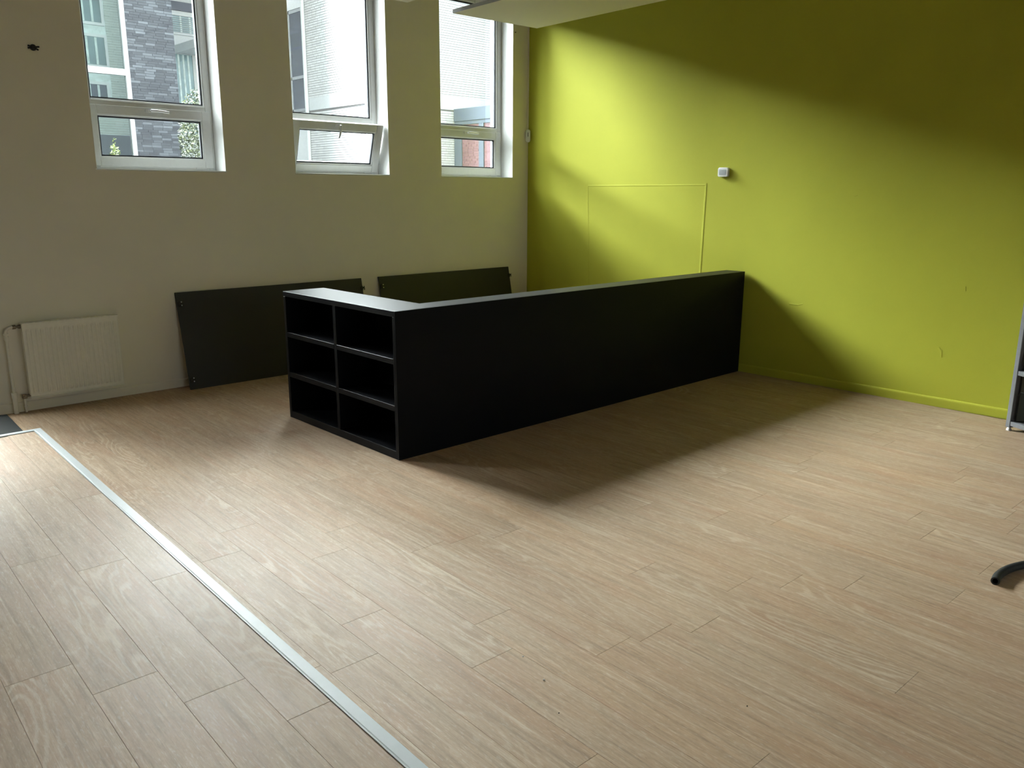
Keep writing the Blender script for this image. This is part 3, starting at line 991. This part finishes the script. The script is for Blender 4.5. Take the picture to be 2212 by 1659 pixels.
# ------------------------------------------------------------------ outdoors
gr = MB().box((-40, -40, -0.4), (40, 40, -0.16)).build('ground', M['ground'])
tag(gr, 'courtyard paving outside the windows', None, None, 'structure')

def brick_field(origin, u, v, nrm, W_, H_, bl, bh, gap, depth, mat, name, parent, seed=1, holes=()):
    """running-bond bricks standing proud of a plane; u, v unit axes"""
    rng = random.Random(seed)
    mb = MB()
    o, u, v, nrm = Vector(origin), Vector(u), Vector(v), Vector(nrm)
    rows = int(H_/bh)
    for r in range(rows):
        a = -rng.random()*bl
        z0, z1 = r*bh+gap/2, (r+1)*bh-gap/2
        while a < W_:
            x0, x1 = max(a+gap/4, 0), min(a+bl-gap/4, W_)
            a += bl
            if x1-x0 < 0.02: continue
            if any(x1 > h[0] and x0 < h[1] and z1 > h[2] and z0 < h[3] for h in holes): continue
            d = depth*(0.8+0.4*rng.random())
            c = [o+u*x+v*z for x, z in ((x0, z0), (x1, z0), (x1, z1), (x0, z1))]
            t = [p+nrm*d for p in c]
            mb.add(c+t, [(4, 5, 6, 7), (0, 1, 5, 4), (1, 2, 6, 5), (2, 3, 7, 6), (3, 0, 4, 7)])
    ob = mb.build(name, mat, parent)
    tag(ob, kind='stuff')
    return ob

# --- grey building across the courtyard, parallel to the window wall
GY = 12.0
gb = empty('grey_brick_building', (-0.87, GY, 0), 'dark grey brick building with white framed glazing seen through the left window', 'building')
def gbp(mb, name, mat):
    o = mb.build(name, mat, gb); o.location = (0.87, -GY, 0); return o
gbp(MB().box((-0.87, GY, 0), (0.20, GY+0.35, 7.5)), 'pier', M['mortar_grey'])
o = brick_field((-0.87, GY, 0), (1, 0, 0), (0, 0, 1), (0, -1, 0), 1.07, 7.5, 0.225, 0.056, 0.009, 0.006, M['brick_grey'], 'pier_bricks', gb, 3); o.location = (0.87, -GY, 0)
# window bay left of the pier: pale inner wall, curtained windows, glazing frame in front
gbp(MB().box((-6.0, GY+1.5, 0), (0.20, GY+2.9, 7.5)), 'inner_wall', M['curtain'])
gbp(MB().box((-34.0, GY, 0), (-3.2, GY+2.9, 7.5)), 'side_wall', M['mortar_grey'])  # unseen stretch, extended far left with the roof to block low light
o = brick_field((-0.80, GY+1.5, 3.95), (1, 0, 0), (0, 0, 1), (0, -1, 0), 1.0, 3.5, 0.225, 0.056, 0.010, 0.006, M['ext_pale'], 'inner_bricks', gb, 5); o.location = (0.87, -GY, 0)
o = brick_field((-3.2, GY+1.5, 3.25), (1, 0, 0), (0, 0, 1), (0, -1, 0), 3.4, 0.70, 0.225, 0.056, 0.010, 0.006, M['ext_pale'], 'inner_bricks', gb, 6); o.location = (0.87, -GY, 0)
gbp(MB().box((-3.2, GY+1.46, 0), (0.20, GY+1.5, 3.24)), 'plinth', M['ext_dark'])
def far_window(x0, x1, z0, z1, y, parent_fn, glass, fr=0.06, nrm=-1):
    m = MB()
    m.box((x0, y-0.05, z0), (x0+fr, y, z1)); m.box((x1-fr, y-0.05, z0), (x1, y, z1))
    m.box((x0+fr, y-0.05, z0), (x1-fr, y, z0+fr)); m.box((x0+fr, y-0.05, z1-fr), (x1-fr, y, z1))
    f = parent_fn(m, 'window', M['ext_white'])
    p = MB().box((x0+fr, y-0.03, z0+fr), (x1-fr, y-0.001, z1-fr)).build('pane', glass, f)
    for k in range(6):
        xx = x0+fr+(x1-x0-2*fr)*(0.06+0.155*k)
        MB().box((xx, y-0.036, z0+fr+0.01), (xx+0.05, y-0.0305, z1-fr-0.01)).build('curtain', M['curtain'], f)
    return f
far_window(-2.25, -0.83, 5.70, 7.20, GY+1.5, gbp, M['ext_glass'])
far_window(-2.25, -0.81, 4.76, 5.50, GY+1.5, gbp, M['ext_glass'])
far_window(-2.25, -0.86, 4.02, 4.44, GY+1.5, gbp, M['ext_glass_b'])
m = MB()
m.box((-0.965, GY-0.03, 0), (-0.872, GY+0.10, 7.5)); m.box((-3.2, GY-0.03, 4.45), (-0.966, GY+0.10, 4.585))
m.box((-3.2, GY-0.03, 3.62), (-0.966, GY+0.10, 3.70)); m.box((-3.2, GY-0.03, 7.3), (-0.966, GY+0.10, 7.45))
m.box((-2.15, GY-0.02, 0), (-2.07, GY+0.08, 7.5))
gbp(m, 'glazing_frame', M['ext_white'])
gbp(MB().box((-3.2, GY+0.02, 0.0), (-0.966, GY+0.03, 7.5)), 'pane', glass_mat('curtain_wall_glass', (0.90, 0.94, 0.94, 1), 1.0))
# recess right of the pier: glazing, dark spandrel, white balcony beam and post
RYY = GY+2.9
gbp(MB().box((0.20, RYY, 0), (4.05, RYY+0.3, 7.5)), 'recess_wall', M['ext_white'])
far_window(0.9, 2.6, 5.98, 6.52, RYY, gbp, M['ext_glass'])
gbp(MB().box((0.9, RYY-0.06, 6.58), (2.8, RYY, 6.80)), 'spandrel', M['ext_dark'])
far_window(0.9, 1.86, 3.4, 5.55, RYY, gbp, M['ext_glass'])
far_window(1.96, 2.8, 3.4, 5.55, RYY, gbp, M['ext_glass'])
m = MB()
for k in range(9):
    m.box((0.97, RYY-0.055, 6.03+k*0.052), (2.53, RYY-0.04, 6.045+k*0.052))
gbp(m, 'blind', M['ext_frame'])
m = MB().box((1.35, GY+1.6, 5.50), (2.2, RYY-0.061, 5.70)); m.box((1.90, GY+2.6, 3.0), (1.98, GY+2.7, 5.50))
gbp(m, 'balcony', M['ext_white'])
gbp(MB().box((-34.0, GY-0.05, 7.5), (4.05, RYY+0.3, 7.75)), 'roof', M['ext_dark'])

# --- white painted wing on the right
WX, WY = 4.20, 9.90
wg = empty('white_brick_wing', (WX, WY, 0), 'white painted brick wing seen through the middle and right windows', 'building')
def wgp(mb, name, mat):
    o = mb.build(name, mat, wg); o.location = (-WX, -WY, 0); return o
wgp(MB().box((WX, WY, 0), (14.0, GY+4.5, 9.2)), 'wall', M['mortar_white'])
H1, H2 = 4.10, 4.43
for z0, hh, sd_ in ((0.0, H1, 21), (H2, 9.2-H2, 22)):
    o = brick_field((WX, WY, z0), (1, 0, 0), (0, 0, 1), (0, -1, 0), 5.5, hh, 0.225, 0.0615, 0.011, 0.006, M['brick_white'], 'wall_bricks', wg, sd_); o.location = (-WX, -WY, 0)
    o = brick_field((WX, WY, z0), (0, 1, 0), (0, 0, 1), (-1, 0, 0), 3.10, hh, 0.225, 0.0615, 0.011, 0.006, M['brick_white'], 'wall_bricks', wg, sd_+5); o.location = (-WX, -WY, 0)
m = MB().box((WX-0.02, WY-0.02, H1), (10.0, WY, H2)); m.box((WX-0.02, WY, H1+0.010), (WX, WY+3.05, H2))
wgp(m, 'string_course', M['ext_white'])
m = MB().tube([(WX-0.07, WY+3.08, 0.0), (WX-0.07, WY+3.08, 9.2)], 0.055, 10)
m.box((WX-0.02, WY+3.16, 0), (WX, WY+4.4, 4.10)); m.box((WX-0.02, WY+3.16, 6.80), (WX, WY+4.4, 9.2)); m.box((WX-0.02, WY+3.97, 4.10), (WX, WY+4.4, 6.80))
wgp(m, 'pilaster', M['ext_white'])
m = MB()
y0, y1, z0, z1 = WY+3.16, WY+3.97, 4.12, 6.78
for a, b in (((y0, z0), (y0+0.06, z1)), ((y1-0.06, z0), (y1, z1)), ((y0, z0), (y1, z0+0.07)), ((y0, z1-0.08), (y1, z1)), ((y0, 4.98), (y1, 5.06))):
    m.box((WX-0.03, a[0], a[1]), (WX+0.0, b[0], b[1]))
f = wgp(m, 'window', M['ext_frame'])
MB().box((WX-0.012, y0+0.06, z0+0.07), (WX-0.001, y1-0.06, 4.98)).build('pane', M['ext_glass_b'], f)
MB().box((WX-0.012, y0+0.06, 5.06), (WX-0.001, y1-0.06, z1-0.08)).build('pane', M['ext_glass_b'], f)

# --- red brick annexe with a zinc fascia in front of the wing
AX = 6.83
an = empty('red_brick_annexe', (AX, WY-0.03, 0), 'low red brick annexe with blue grey fascia seen through the right window', 'building')
def anp(mb, name, mat):
    o = mb.build(name, mat, an); o.location = (-AX, -WY+0.03, 0); return o
ay0 = WY-2.2
anp(MB().box((AX+0.02, ay0, 0), (10.0, WY-0.03, 3.72)), 'wall', M['mortar_red'])
o = brick_field((AX+0.02, ay0, 0), (0, 1, 0), (0, 0, 1), (-1, 0, 0), WY-0.03-ay0, 3.70, 0.225, 0.0625, 0.011, 0.006, M['brick_red'], 'wall_bricks', an, 31); o.location = (-AX, -WY+0.03, 0)
m = MB(); m.cbox((AX-0.03, ay0-0.05, 3.80), (10.1, WY-0.03, 4.12), 0.004); m.cbox((AX-0.01, ay0-0.02, 3.705), (10.05, WY-0.03, 3.80), 0.004)
anp(m, 'fascia', M['zinc'])
for a, b in ((9.56, WY-0.031), (8.66, 8.85)):
    anp(MB().cbox((AX-0.02, a, 0), (AX+0.014, b, 3.704), 0.003), 'post', M['zinc'])

# --- planting
def foliage(n, cx, cy, cz, rx, ry, rz, size, seed, cone=False):
    rng = random.Random(seed)
    mb = MB()
    for _ in range(n):
        while True:
            p = Vector((rng.uniform(-1, 1), rng.uniform(-1, 1), rng.uniform(-1, 1)))
            if cone:
                k = (1-p.z)/2
                if p.x*p.x+p.y*p.y <= k*k+0.01: break
            elif p.length <= 1 and rng.random() < 0.35+p.length*0.65: break
        c = Vector((cx+p.x*rx, cy+p.y*ry, cz+p.z*rz))
        a = Vector((rng.gauss(0, 1), rng.gauss(0, 1), rng.gauss(0, 0.6))).normalized()
        b = a.cross(Vector((rng.gauss(0, 1), rng.gauss(0, 1), rng.gauss(0, 1)))).normalized()
        s = size*rng.uniform(0.6, 1.3)
        q = a.cross(b)*(s*0.12)
        mb.add([c-a*s, c+b*s*0.42+q, c+a*s, c-b*s*0.42+q], [(0, 1, 2, 3)])
    return mb
def tree(x, y, z0, zc, r, rz, n, seed, mat, label, name, cone=False, size=0.036):
    e = empty(name, (x, y, 0), label, 'tree')
    rng = random.Random(seed)
    m = MB().tube([(0, 0, 0), (0.02, 0.01, zc*0.5), (0.0, 0.0, zc)], 0.05, 8, radii=[0.06, 0.045, 0.025])
    m.build('trunk', M['bark'], e)
    m = MB()
    for k in range(9):
        a = rng.uniform(0, 6.28); z = zc-rz*0.8+k*rz*0.15
        if cone: z = zc-rz*0.9+k*rz*0.08
        m.tube([(0, 0, z), ((0.2 if cone else 0.5)*r*math.cos(a), (0.2 if cone else 0.5)*r*math.sin(a), z+(0.1 if cone else 0.2)*rz), ((0.3 if cone else 0.85)*r*math.cos(a), (0.3 if cone else 0.85)*r*math.sin(a), z+(0.2 if cone else 0.45)*rz)], 0.012, 5, radii=[0.016, 0.010, 0.005])
    m.build('branch', M['bark'], e)
    o = foliage(n, 0, 0, zc, r, r, rz, size, seed, cone).build('foliage', mat, e)
    tag(o, kind='stuff')
tree(-1.02, 8.0, 0, 2.90, 0.44, 0.95, 4200, 5, M['leaf'], 'leafy grey green tree in front of the grey pier outside', 'courtyard_tree')
tree(-2.66, 8.0, 0, 2.40, 0.30, 0.46, 2200, 6, M['leaf_y'], 'small yellow green conical shrub at the bottom of the left window', 'conical_shrub', True, 0.030)
